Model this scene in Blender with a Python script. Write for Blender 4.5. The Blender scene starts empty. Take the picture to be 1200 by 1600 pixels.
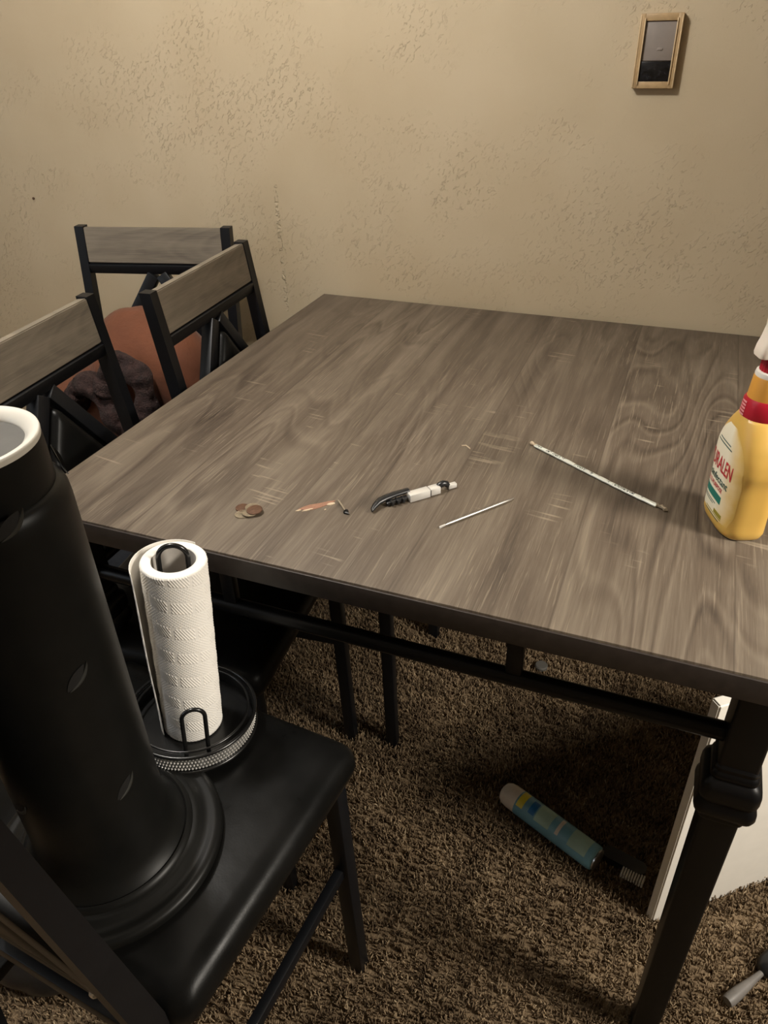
import bpy, bmesh, math, random
import numpy as np
from mathutils import Vector, Matrix
random.seed(7); rng = np.random.default_rng(7)
S = bpy.context.scene; COL = S.collection
PI = math.pi

# ------------------------------------------------------------ camera
cam = bpy.data.cameras.new('camera'); camo = bpy.data.objects.new('camera', cam); COL.objects.link(camo)
yaw, pitch, roll = -0.39473637, 0.58524038, -0.03253077
cy, sy, cp, sp = math.cos(yaw), math.sin(yaw), math.cos(pitch), math.sin(pitch)
fw = Vector((sy*cp, cy*cp, -sp)); rt = Vector((cy, -sy, 0)); up = rt.cross(fw)
r2 = rt*math.cos(roll) + up*math.sin(roll); u2 = -rt*math.sin(roll) + up*math.cos(roll)
camo.matrix_world = Matrix(((r2.x, u2.x, -fw.x, .87235), (r2.y, u2.y, -fw.y, -.66897), (r2.z, u2.z, -fw.z, 1.51283), (0, 0, 0, 1)))
cam.sensor_fit = 'VERTICAL'; cam.sensor_height = 36; cam.sensor_width = 27; cam.lens = 1172.75*36/1600
cam.clip_start = .02
S.camera = camo

# ------------------------------------------------------------ world, lamps, exposure
W = bpy.data.worlds.new('world'); S.world = W; W.use_nodes = True
W.node_tree.nodes['Background'].inputs[0].default_value = (.05, .06, .08, 1)
W.node_tree.nodes['Background'].inputs[1].default_value = .3
def point(name, loc, power, col, rad):
    l = bpy.data.lights.new(name, 'POINT'); l.energy = power; l.color = col; l.shadow_soft_size = rad
    o = bpy.data.objects.new(name, l); o.location = loc; COL.objects.link(o); return o
E1, E3, E4 = 51, 225, 9
point('ceiling_bulb', (-.05, .05, 2.30), E1, (1, .965, .925), .05)      # lamp over the left of the table
k = bpy.data.lights.new('right_spot', 'SPOT'); k.energy = E3; k.color = (1, .925, .81); k.shadow_soft_size = .26   # unseen lamp to the right; cone narrowed to keep the wall unlit
k.spot_size = math.radians(60); k.spot_blend = .45
ko = bpy.data.objects.new('right_spot', k); ko.location = (2.42, -.06, 1.92); COL.objects.link(ko)
ko.rotation_euler = (Vector((.92, .05, .3))-ko.location).to_track_quat('-Z', 'Y').to_euler()
a = bpy.data.lights.new('cool_fill', 'AREA'); a.energy = E4; a.color = (.78, .88, 1); a.shape = 'RECTANGLE'; a.size = .9; a.size_y = 1.1  # added soft cool fill from the left; no doorway stands here
ao = bpy.data.objects.new('cool_fill', a); ao.location = (-1.75, -1.3, 1.8); COL.objects.link(ao)
ao.rotation_euler = (Vector((-.4, 1.0, 1.25))-ao.location).to_track_quat('-Z', 'Y').to_euler()
S.view_settings.view_transform = 'Standard'; S.view_settings.look = 'None'
S.view_settings.gamma = 1; S.view_settings.use_curve_mapping = False
S.view_settings.exposure = 0.0

# ------------------------------------------------------------ material helpers
def lin(r, g, b):
    f = lambda c: (c/255/12.92 if c/255 <= .04045 else ((c/255+.055)/1.055)**2.4)
    return (f(r), f(g), f(b), 1)
class NT:
    def __init__(s, name):
        s.m = bpy.data.materials.new(name); s.m.use_nodes = True; s.t = s.m.node_tree
        s.b = s.t.nodes['Principled BSDF']
    def n(s, typ, **kw):
        x = s.t.nodes.new(typ)
        for k, v in kw.items(): setattr(x, k, v)
        return x
    def l(s, a, b): s.t.links.new(a, b)
    def inp(s, sock, v):
        if isinstance(v, bpy.types.NodeSocket): s.l(v, sock)
        else: sock.default_value = v
    def math(s, op, a, b=0., c=0., clamp=False):
        x = s.n('ShaderNodeMath', operation=op, use_clamp=clamp)
        for i, v in enumerate((a, b, c)): s.inp(x.inputs[i], v)
        return x.outputs[0]
    def coord(s, scale=(1, 1, 1), loc=(0, 0, 0), which='Object', src=None):
        mp = s.n('ShaderNodeMapping'); mp.inputs['Scale'].default_value = scale; mp.inputs['Location'].default_value = loc
        s.l(src if src else s.n('ShaderNodeTexCoord').outputs[which], mp.inputs['Vector']); return mp.outputs[0]
    def noise(s, vec, scale, detail=3, rough=.55, dist=0.):
        x = s.n('ShaderNodeTexNoise'); s.l(vec, x.inputs['Vector'])
        x.inputs['Scale'].default_value = scale; x.inputs['Detail'].default_value = detail
        x.inputs['Roughness'].default_value = rough; x.inputs['Distortion'].default_value = dist
        return x.outputs['Fac']
    def ramp(s, fac, stops, interp='LINEAR'):
        x = s.n('ShaderNodeValToRGB'); x.color_ramp.interpolation = interp; e = x.color_ramp.elements
        while len(e) < len(stops): e.new(.5)
        for k, (p, c) in enumerate(stops):
            e[k].position = p; e[k].color = c if len(c) == 4 else (*c, 1)
        s.l(fac, x.inputs[0]); return x.outputs[0]
    def mix(s, fac, a, b, mode='MIX'):
        x = s.n('ShaderNodeMix', data_type='RGBA', blend_type=mode)
        s.inp(x.inputs[0], fac); s.inp(x.inputs[6], a); s.inp(x.inputs[7], b); return x.outputs[2]
    def bump(s, h, strength=.3, dist=.002):
        x = s.n('ShaderNodeBump'); x.inputs['Strength'].default_value = strength; x.inputs['Distance'].default_value = dist
        s.l(h, x.inputs['Height']); s.l(x.outputs[0], s.b.inputs['Normal'])
    def set(s, **kw):
        for k, v in kw.items(): s.inp(s.b.inputs[k.replace('_', ' ')], v)
        return s.m
def V3(v): return (v, v, v, 1)
def plain(name, col, rough=.5, metal=0., var=.12, nscale=30, bump=0., bscale=200, bdist=.001, **kw):
    t = NT(name); c = t.coord()
    f = t.noise(c, nscale)
    lo = tuple(x*(1-var) for x in col[:3]) + (1,); hi = tuple(min(1, x*(1+var)) for x in col[:3]) + (1,)
    t.set(Base_Color=t.ramp(f, [(.3, lo), (.7, hi)]), Roughness=rough, Metallic=metal, **kw)
    if bump: t.bump(t.noise(c, bscale, 4), bump, bdist)
    return t.m
M = {}
M['metal'] = plain('black powder coated steel', (.005, .0055, .007), .42, Specular_IOR_Level=.3, bump=.15, bscale=900, bdist=.0003)
M['legpaint'] = plain('matt black table paint', (.004, .004, .0045), .36, Specular_IOR_Level=.25, bump=.1, bscale=700, bdist=.0003)
def leather():
    t = NT('black faux leather'); c = t.coord()
    v = t.n('ShaderNodeTexVoronoi'); t.l(c, v.inputs['Vector']); v.inputs['Scale'].default_value = 420
    big = t.noise(c, 14, 3)
    t.set(Base_Color=t.ramp(big, [(.3, (.004, .004, .0038)), (.75, (.007, .0068, .0064))]),
          Roughness=t.ramp(big, [(.3, V3(.26)), (.7, V3(.40))]), IOR=1.5, Specular_IOR_Level=.11)
    t.bump(t.math('ADD', t.math('MULTIPLY', v.outputs['Distance'], .05), t.math('MULTIPLY', big, 1.2)), .35, .002)
    return t.m
M['leather'] = leather()
def wood(name, planks, cols, saw=True, swap=False):
    t = NT(name); tc = t.n('ShaderNodeTexCoord').outputs['Object']
    sp_ = t.n('ShaderNodeSeparateXYZ'); t.l(tc, sp_.inputs[0])
    X, Y, Z = sp_.outputs
    if swap: X, Y = Z, X
    pid = t.math('FLOOR', t.math('DIVIDE', t.math('ADD', X, .005), .2)) if planks else t.math('MULTIPLY', X, 0.)
    cmb = t.n('ShaderNodeCombineXYZ')
    wx = t.math('ADD', X, 0.); t.l(wx, cmb.inputs[0])
    t.l(t.math('ADD', Y, t.math('MULTIPLY', pid, 3.37)), cmb.inputs[1]); t.l(t.math('MULTIPLY', pid, 1.9), cmb.inputs[2])
    v = cmb.outputs[0]
    # growth rings: contour lines of a stretched soft field
    f = t.noise(t.coord((6, .9, 1), src=v), 1., 1.5, .5, .3)
    rings = t.math('SINE', t.math('MULTIPLY', f, 125.))
    rings = t.math('MULTIPLY', t.math('ADD', rings, 1.), .5)
    mask = t.ramp(t.noise(t.coord((5, .8, 1), (3, 1, 0), src=v), 1., 2), [(.42, V3(0)), (.62, V3(1))])
    rings = t.math('MULTIPLY', t.math('POWER', rings, 5.), mask)
    streak = t.noise(t.coord((330, 8, 1), src=v), 1., 5, .7, .3)
    broad = t.noise(t.coord((22, 1.6, 1), (7, 0, 0), src=v), 1., 5, .65, .6)
    blot = t.noise(t.coord((5, 3, 1), (1, 5, 0), src=v), 1., 3)
    val = t.math('ADD', t.math('ADD', t.math('MULTIPLY', broad, .62), t.math('MULTIPLY', streak, .30)), t.math('MULTIPLY', blot, .22))
    light = t.math('MULTIPLY', t.math('POWER', t.math('MULTIPLY', t.math('ADD', t.math('SINE', t.math('ADD', t.math('MULTIPLY', f, 125.), 1.6)), 1.), .5), 9.), mask)
    val = t.math('SUBTRACT', val, t.math('MULTIPLY', rings, .09))
    val = t.math('ADD', val, t.math('MULTIPLY', light, .065))
    pv = t.math('MULTIPLY', t.math('FRACT', t.math('MULTIPLY', t.math('ADD', pid, 2.), .618)), .05)
    val = t.math('ADD', val, pv)
    col = t.ramp(val, [(.36, cols[0]), (.57, cols[1]), (.76, cols[2])])
    # pale flecks along the grain
    fl = t.ramp(t.noise(t.coord((430, 12, 1), (2, 9, 0), src=v), 1., 3, .6), [(.57, V3(0)), (.66, V3(1))])
    flm = t.ramp(t.noise(t.coord((7, 4, 1), (4, 4, 0), src=v), 1., 2), [(.38, V3(.15)), (.62, V3(1))])
    col = t.mix(t.math('MULTIPLY', t.math('MULTIPLY', fl, flm), .36), col, cols[3])
    if saw:
        sv = t.n('ShaderNodeVectorRotate'); sv.inputs['Angle'].default_value = .12; t.l(v, sv.inputs['Vector'])
        sl = t.ramp(t.noise(t.coord((9, 150, 1), src=sv.outputs[0]), 1., 1.5, .5), [(.60, V3(0)), (.66, V3(1))])
        sm = t.ramp(t.noise(t.coord((11, 7, 1), (8, 2, 0), src=v), 1., 2, .5), [(.60, V3(0)), (.68, V3(1))])
        col = t.mix(t.math('MULTIPLY', t.math('MULTIPLY', sl, sm), .5), col, cols[3])
    if planks:
        fr = t.math('FRACT', t.math('DIVIDE', t.math('ADD', X, .005), .2))
        d = t.math('MINIMUM', fr, t.math('SUBTRACT', 1., fr))
        col = t.mix(t.math('MULTIPLY', t.math('LESS_THAN', d, .006), .35), col, cols[0])
    t.set(Base_Color=col, Roughness=t.ramp(streak, [(.3, V3(.50)), (.7, V3(.62))]), Specular_IOR_Level=.35)
    t.bump(t.math('ADD', streak, t.math('MULTIPLY', rings, -.3)), .25, .0006)
    return t.m
M['top'] = wood('grey oak laminate', True, [lin(50, 41, 34), lin(90, 79, 67), lin(116, 105, 91), lin(150, 137, 118)])
M['panelwood'] = wood('grey oak chair panel', False, [lin(84, 77, 68), lin(116, 107, 94), lin(136, 126, 111), lin(156, 146, 128)], saw=False, swap=True)
M['edge'] = plain('dark edge band', lin(48, 41, 37)[:3], .5, var=.25, nscale=60)
def wallmat():
    t = NT('cream knockdown plaster'); c = t.coord()
    big = t.noise(c, 2.2, 3); patch = t.noise(c, 9, 4)
    col = t.ramp(t.math('ADD', t.math('MULTIPLY', big, .7), t.math('MULTIPLY', patch, .3)), [(.35, lin(184, 167, 138)), (.65, lin(194, 178, 150))])
    # scattered knockdown chips, thicker at patches
    vr = t.n('ShaderNodeVectorRotate'); vr.rotation_type = 'Y_AXIS'; vr.inputs['Angle'].default_value = .9; t.l(c, vr.inputs['Vector'])
    ch = t.ramp(t.noise(t.coord((1, 1, 2.0), src=vr.outputs[0]), 80, 3, .6, .9), [(.585, V3(0)), (.66, V3(1))])
    chm = t.ramp(t.noise(t.coord((1, 1, 1.5), (3, 1, 7)), 5, 3, .6), [(.44, V3(.06)), (.62, V3(1))])
    sx = t.n('ShaderNodeSeparateXYZ'); t.l(c, sx.inputs[0])
    dx = t.math('ABSOLUTE', t.math('SUBTRACT', sx.outputs[0], -.121))
    line = t.math('MULTIPLY', t.math('LESS_THAN', dx, .006), t.ramp(t.noise(c, 90, 2), [(.5, V3(0)), (.6, V3(1))]))
    zl = t.math('MULTIPLY', t.math('GREATER_THAN', sx.outputs[2], .85), t.math('LESS_THAN', sx.outputs[2], 1.17))
    h = t.math('ADD', t.math('ADD', t.math('MULTIPLY', ch, chm), t.math('MULTIPLY', t.noise(c, 230, 2), .2)), t.math('MULTIPLY', t.math('MULTIPLY', line, zl), 1.3))
    h = t.math('ADD', h, t.math('MULTIPLY', t.noise(c, 18, 3), .6))
    t.set(Base_Color=col, Roughness=.5, Specular_IOR_Level=.4)
    t.bump(h, .8, .0018)
    return t.m
M['wall'] = wallmat()
M['ceil'] = plain('ceiling paint', (.72, .68, .6), .9)
def carpet(attr):
    t = NT('brown frieze carpet' if attr else 'carpet backing'); c = t.coord()
    if attr:
        a_ = t.n('ShaderNodeAttribute', attribute_name='tuft'); f = a_.outputs['Fac']
    else: f = t.noise(c, 130, 4, .7)
    col = t.ramp(f, [(.1, lin(66, 53, 41)), (.4, lin(132, 112, 88)), (.7, lin(172, 150, 120)), (1., lin(218, 198, 165))])
    big = t.noise(c, 7, 3)
    col = t.mix(t.ramp(big, [(.35, V3(.35)), (.65, V3(0))]), col, lin(60, 45, 32))
    t.set(Base_Color=col, Roughness=.9, Specular_IOR_Level=.15)
    if not attr: t.bump(f, .8, .01)
    return t.m
M['carpet'] = carpet(False); M['pile'] = carpet(True)
M['heater'] = plain('satin black plastic', (.006, .006, .0055), .40, Specular_IOR_Level=.2, bump=.06, bscale=1500, bdist=.0002)
M['hdark'] = plain('recess black plastic', (.006, .006, .006), .6)
M['hlip'] = plain('black lip lit tone', (.03, .03, .027), .4)  # paler tone paints the lit rim of each vent
M['white'] = plain('white plastic', lin(222, 218, 208), .35, var=.04)
M['greydisc'] = plain('grey grille plastic', lin(84, 82, 78), .7)
M['paper'] = plain('paper towel', lin(238, 234, 227), .92, var=.02)
M['core'] = plain('roll core paper', lin(190, 184, 176), .9)
M['wire'] = plain('black wire enamel', (.008, .008, .008), .25)
M['silver'] = plain('silver metal', (.62, .61, .59), .32, .9)
M['bright'] = plain('polished silver', (.84, .83, .80), .3, .55, var=.03)
M['yellow'] = plain('yellow bottle plastic', lin(204, 164, 82), .36, var=.05, nscale=12, Subsurface_Weight=.1)
M['orange'] = plain('orange yellow neck', lin(204, 146, 62), .35, var=.04)
M['red'] = plain('crimson plastic', lin(168, 22, 42), .38, var=.08)
M['lred'] = plain('red print', lin(184, 34, 48), .5, var=.05)
M['lgreen'] = plain('dark green print', lin(28, 70, 66), .5, var=.05)
M['teal'] = plain('teal print', lin(30, 112, 98), .5, var=.1)
M['olive'] = plain('olive print', lin(140, 128, 40), .5, var=.1)
M['pink'] = plain('pale pink print', lin(216, 150, 150), .5, var=.1)
M['nozzle'] = plain('off white trigger plastic', lin(226, 214, 200), .4, var=.03, Subsurface_Weight=.1)
def labelmat():
    t = NT('white label fading to yellow'); tc = t.n('ShaderNodeTexCoord').outputs['UV']
    s_ = t.n('ShaderNodeSeparateXYZ'); t.l(tc, s_.inputs[0])
    n = t.noise(t.coord((6, 6, 6)), 6, 3)
    f = t.math('ADD', s_.outputs[0], t.math('MULTIPLY', t.math('SUBTRACT', n, .5), .3))
    t.set(Base_Color=t.ramp(f, [(.60, lin(232, 224, 200)), (.98, lin(206, 170, 92))]), Roughness=.4)
    return t.m
M['label'] = labelmat()
M['suede'] = plain('brown suede', lin(100, 56, 32), .85, var=.25, nscale=9, bump=.5, bscale=60, bdist=.004, Sheen_Weight=.08)
M['fur'] = plain('dark brown fleece', lin(50, 33, 30), .95, var=.5, nscale=60, bump=1., bscale=220, bdist=.006)
M['board'] = plain('white painted board', lin(247, 243, 234), .5, var=.02, bump=.08, bscale=60)
M['cancap'] = plain('white cap plastic', lin(214, 206, 196), .4, var=.03)
M['canbody'] = plain('pale blue can', lin(110, 160, 180), .35, var=.12, nscale=14)
M['canyellow'] = plain('yellow can print', lin(214, 200, 60), .4)
M['canblue'] = plain('blue can print', lin(40, 110, 170), .4)
M['canpale'] = plain('pale green can print', lin(160, 190, 176), .4)
M['bristle'] = plain('pale bristles', lin(196, 190, 176), .6)
M['blackrub'] = plain('black rubber', (.01, .01, .011), .32, bump=.1)
M['greytool'] = plain('grey handle plastic', lin(112, 108, 104), .5, var=.15)
M['plate'] = plain('cream painted plate', lin(176, 148, 108), .5, var=.12, nscale=80)
M['plateedge'] = plain('cream worn edge', lin(206, 182, 142), .5, var=.1, nscale=80)
M['greyface'] = plain('smoked grey face', lin(136, 126, 118), .6, var=.08)
M['blackface'] = plain('black lower panel', lin(22, 22, 24), .25, var=.9, nscale=160)
M['penny'] = plain('tarnished copper', lin(92, 66, 50), .5, .4, var=.25, nscale=300, bump=.3, bscale=600, bdist=.0004)
M['nickel'] = plain('dull nickel', lin(140, 128, 108), .45, .5, var=.2, nscale=300, bump=.3, bscale=600, bdist=.0004)
M['flesh'] = plain('pinkish brown strip', lin(138, 100, 80), .7, var=.15, nscale=200)
M['cream'] = plain('pale scrap', lin(190, 172, 146), .8, var=.1)
M['greyblue'] = plain('grey storage fabric', lin(104, 106, 110), .85, var=.15)
M['card'] = plain('brown cardboard', lin(146, 112, 70), .85, var=.2)
def stripmat():
    t = NT('white strip with dark lettering marks'); tc = t.n('ShaderNodeTexCoord').outputs['UV']
    s_ = t.n('ShaderNodeSeparateXYZ'); t.l(tc, s_.inputs[0]); u, v, _ = s_.outputs
    ch = t.noise(t.coord((230, 4, 1), src=tc), 1., 2, .6)
    words = t.noise(t.coord((17, 1, 1), (5, 0, 0), src=tc), 1., 1)
    inr = t.math('MULTIPLY', t.math('GREATER_THAN', t.math('FRACT', t.math('MULTIPLY', v, 2.)), .25), t.math('LESS_THAN', t.math('FRACT', t.math('MULTIPLY', v, 2.)), .75))
    f = t.math('MULTIPLY', t.math('MULTIPLY', t.math('GREATER_THAN', ch, .5), t.math('GREATER_THAN', words, .47)), inr)
    gr = t.ramp(t.noise(t.coord((11, 1, 1), (1, 0, 0), src=tc), 1., 1), [(.5, lin(20, 26, 24)), (.6, lin(26, 70, 50))])
    t.set(Base_Color=t.mix(f, lin(214, 216, 204), gr), Roughness=.3)
    return t.m
M['strip'] = stripmat()

# ------------------------------------------------------------ geometry helpers
class MB:
    """collects shapes into one mesh"""
    def __init__(s): s.v = []; s.f = []
    def add(s, v, f, mat=None):
        o = len(s.v)
        for p in v: s.v.append(tuple(mat @ Vector(p)) if mat else tuple(p))
        s.f += [tuple(i+o for i in q) for q in f]; return s
    def bm(s, b, mat=None):
        b.verts.ensure_lookup_table()
        s.add([v.co for v in b.verts], [[v.index for v in f.verts] for f in b.faces], mat); b.free(); return s
    def box(s, c, d, bev=0., mat=None, seg=2):
        b = bmesh.new(); bmesh.ops.create_cube(b, size=1, matrix=Matrix.Translation(c) @ Matrix.Diagonal((*d, 1)))
        if bev: bmesh.ops.bevel(b, geom=b.edges[:], offset=bev, segments=seg, affect='EDGES', profile=.5)
        b.verts.index_update(); return s.bm(b, mat)
    def bar(s, p0, p1, w, d, bev=.003, ref=(1, 0, 0)):
        p0, p1 = Vector(p0), Vector(p1); z = (p1-p0); L = z.length; z.normalize()
        x = Vector(ref); x = (x - z*x.dot(z)).normalized(); y = z.cross(x)
        m = Matrix(((x.x, y.x, z.x, 0), (x.y, y.y, z.y, 0), (x.z, y.z, z.z, 0), (0, 0, 0, 1))); m.translation = (p0+p1)/2
        return s.box((0, 0, 0), (w, d, L), bev, m)
    def loft(s, rings, closed=True, cap=True, loop=False):
        n = len(rings[0]); o = len(s.v)
        for r in rings: s.v += [tuple(p) for p in r]
        m = len(rings)
        for i in range(m if loop else m-1):
            for j in range(n if closed else n-1):
                a, b = o+i*n, o+((i+1) % m)*n
                s.f.append((a+j, a+(j+1) % n, b+(j+1) % n, b+j))
        if cap and not loop:
            s.f.append(tuple(o+j for j in range(n-1, -1, -1))); s.f.append(tuple(o+(m-1)*n+j for j in range(n)))
        return s
    def lathe(s, prof, n=48, c=(0, 0), cap=True):
        return s.loft([[(c[0]+r*math.cos(2*PI*k/n), c[1]+r*math.sin(2*PI*k/n), z) for k in range(n)] for r, z in prof], cap=cap)
    def tube(s, pts, r, n=10, closed=False):
        pts = [Vector(p) for p in pts]; m = len(pts); rings = []; X = None
        for i, p in enumerate(pts):
            a = pts[(i-1) % m] if closed or i else pts[0]; b = pts[(i+1) % m] if closed or i < m-1 else pts[-1]
            t = (b-a).normalized()
            if X is None: X = t.orthogonal().normalized()
            X = (X - t*X.dot(t)).normalized(); Y = t.cross(X); rr = r[i] if hasattr(r, '__len__') else r
            rings.append([p + X*rr*math.cos(2*PI*k/n) + Y*rr*math.sin(2*PI*k/n) for k in range(n)])
        return s.loft(rings, loop=closed)
    def build(s, name, mat, parent=None, smooth=35, loc=None):
        me = bpy.data.meshes.new(name); me.from_pydata(s.v, [], s.f); me.update()
        b = bmesh.new(); b.from_mesh(me); bmesh.ops.recalc_face_normals(b, faces=b.faces[:]); b.to_mesh(me); b.free()
        if smooth:
            me.polygons.foreach_set('use_smooth', [True]*len(me.polygons)); me.set_sharp_from_angle(angle=math.radians(smooth))
        if mat: me.materials.append(mat)
        o = bpy.data.objects.new(name, me); COL.objects.link(o)
        if parent: o.parent = parent
        if loc: o.location = loc
        return o
def tag(o, label=None, cat=None, group=None, kind=None):
    for k, v in (('label', label), ('category', cat), ('group', group), ('kind', kind)):
        if v: o[k] = v
    return o
def thing(name, label, cat, loc=(0, 0, 0), rot=(0, 0, 0), group=None):
    o = bpy.data.objects.new(name, None); o.empty_display_size = .05; COL.objects.link(o)
    o.location = loc; o.rotation_euler = rot; return tag(o, label, cat, group)
def copy_tree(o, parent=None):
    c = o.copy(); COL.objects.link(c)
    if parent: c.parent = parent
    for ch in list(o.children): copy_tree(ch, c)
    return c
def rrect(hx, hy, r, n=6, z=0., cx=0., cyy=0.):
    out = []
    for k, (sx, sy_) in enumerate(((1, 1), (-1, 1), (-1, -1), (1, -1))):
        for i in range(n+1):
            t = PI/2*(k + i/n); out.append((cx+sx*(hx-r)+r*math.cos(t), cyy+sy_*(hy-r)+r*math.sin(t), z))
    return out

# ------------------------------------------------------------ the room
WY = 1.082
def struct(name, mb, mat, **kw): return tag(mb.build(name, mat, smooth=0), kind='structure', **kw)
struct('floor', MB().box((.3, -.8, -.05), (5.4, 3.9, .1)), M['carpet'])
wb = struct('wall_back', MB().box((.3, WY+.05, 1.22), (5.4, .1, 2.44)), M['wall'])
struct('wall_left', MB().box((-2.35, -.8, 1.22), (.1, 3.66, 2.44)), M['wall'])
struct('wall_right', MB().box((2.95, -.8, 1.22), (.1, 3.66, 2.44)), M['wall'])
struct('wall_front', MB().box((.3, -2.8, 1.22), (5.4, .1, 2.44)), M['wall'])
struct('ceiling', MB().box((.3, -.8, 2.49), (5.4, 3.9, .1)), M['ceil'])
struct('baseboard_back', MB().box((.3, WY-.007, .04), (5.2, .014, .08), .003), M['white'])

# carpet pile: real twisted tufts
def pile():
    N = 90000
    x = rng.uniform(-.35, 1.5, N); y = rng.uniform(-.5, 1.06, N)
    h = rng.uniform(.012, .023, N); w = rng.uniform(.0010, .0021, N)
    an = rng.uniform(0, 2*PI, N); ln = rng.uniform(.001, .009, N)
    clump = .5+.5*np.sin(x*37+np.sin(y*29)*2)*np.sin(y*41+np.sin(x*23)*2)
    dx, dy = np.cos(an)*ln, np.sin(an)*ln
    v = np.zeros((N, 9, 3), np.float32)
    for lvl, (t, ww) in enumerate(((0, .8), (.6, 1.1), (1., .55))):
        for k in range(3):
            th = an + 2*PI*k/3 + t*1.6
            v[:, lvl*3+k, 0] = x + dx*t**1.5 + np.cos(th)*w*ww
            v[:, lvl*3+k, 1] = y + dy*t**1.5 + np.sin(th)*w*ww
            v[:, lvl*3+k, 2] = h*t*(1-.25*(ln/.011)**2)
    q = []
    for l in range(2):
        for k in range(3): q.append((l*3+k, l*3+(k+1) % 3, l*3+3+(k+1) % 3, l*3+3+k))
    q = np.array(q)
    base = (np.arange(N)*9)[:, None, None]
    quads = (q[None]+base).reshape(-1)
    tris = (np.array([[6, 7, 8]])[None]+base).reshape(-1)
    loops = np.concatenate([quads, tris]); nq, nt = N*6, N
    me = bpy.data.meshes.new('carpet_pile')
    me.vertices.add(N*9); me.vertices.foreach_set('co', v.reshape(-1))
    me.loops.add(len(loops)); me.loops.foreach_set('vertex_index', loops.astype(np.int32))
    me.polygons.add(nq+nt)
    st = np.concatenate([np.arange(nq)*4, nq*4+np.arange(nt)*3]).astype(np.int32)
    me.polygons.foreach_set('loop_start', st)
    me.update(calc_edges=True)
    at = me.attributes.new('tuft', 'FLOAT', 'POINT')
    val = np.clip(rng.beta(2, 3, N)*.8+clump*.25, 0, 1)
    at.data.foreach_set('value', np.repeat(val, 9).astype(np.float32))
    me.materials.append(M['pile'])
    o = bpy.data.objects.new('carpet_pile', me); COL.objects.link(o)
    tag(o, 'brown flecked frieze carpet pile covering the floor under the table', 'carpet', kind='stuff')
pile()

# ------------------------------------------------------------ table
TH, TL = .914, 1.067
tb = thing('dining_table', 'square counter-height table with grey oak laminate top and black turned legs', 'table')
MB().box((TL/2, TL/2, TH-.018), (TL-.002, TL-.002, .036), .0012, seg=2).build('table_top', M['top'], tb)
for nm, c, d in (('f', (TL/2, -.0005, TH-.0195), (TL, .003, .033)), ('b', (TL/2, TL+.0005, TH-.0195), (TL, .003, .033)),
                 ('l', (-.0005, TL/2, TH-.0195), (.003, TL, .033)), ('r', (TL+.0005, TL/2, TH-.0195), (.003, TL, .033))):
    e = MB().box(c, d, .0006).build('edge_band', M['edge'], tb)
    e['label'] = 'dark brown edge band'
def leg(x, y):
    prof = [(.0195, 0), (.0195, .012), (.021, .014), (.0235, .64), (.0235, .876)]
    r = [rrect(h, h, .004, 3, z, x, y) for h, z in prof]
    lg = MB().loft(r).build('leg', M['legpaint'], tb)
    cp_ = [(.0238, .634), (.0275, .636), (.0285, .641), (.0275, .646), (.030, .648), (.0355, .653), (.0372, .660), (.0368, .668), (.0345, .675),
           (.0335, .678), (.0352, .683), (.0358, .688), (.0356, .700), (.034, .708), (.0295, .713), (.0275, .715), (.0285, .720), (.0275, .725), (.0255, .728), (.0262, .734), (.0238, .738)]
    MB().loft([rrect(h, h, min(.012, h*.35), 5, z, x, y) for h, z in cp_]).build('leg_collar', M['legpaint'], lg)
LX = (.046, TL-.030); LYY = (.050, TL-.05)
for x in LX:
    for y in LYY: leg(x, y)
for y in LYY:
    MB().tube([(LX[0], y, .772), (LX[1], y, .772)], .0125, 12).build('rail', M['legpaint'], tb)
    MB().box((TL/2, y, .865), (LX[1]-LX[0]-.04, .022, .025), .002).build('top_frame', M['legpaint'], tb)
    for x in (.32, .752): MB().box((x, y, .818), (.022, .014, .082), .002).build('strut', M['legpaint'], tb)
for x in LX:
    MB().tube([(x, LYY[0], .772), (x, LYY[1], .772)], .0125, 12).build('rail', M['legpaint'], tb)
    MB().box((x, TL/2, .865), (.022, LYY[1]-LYY[0]-.04, .025), .002).build('top_frame', M['legpaint'], tb)

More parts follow.
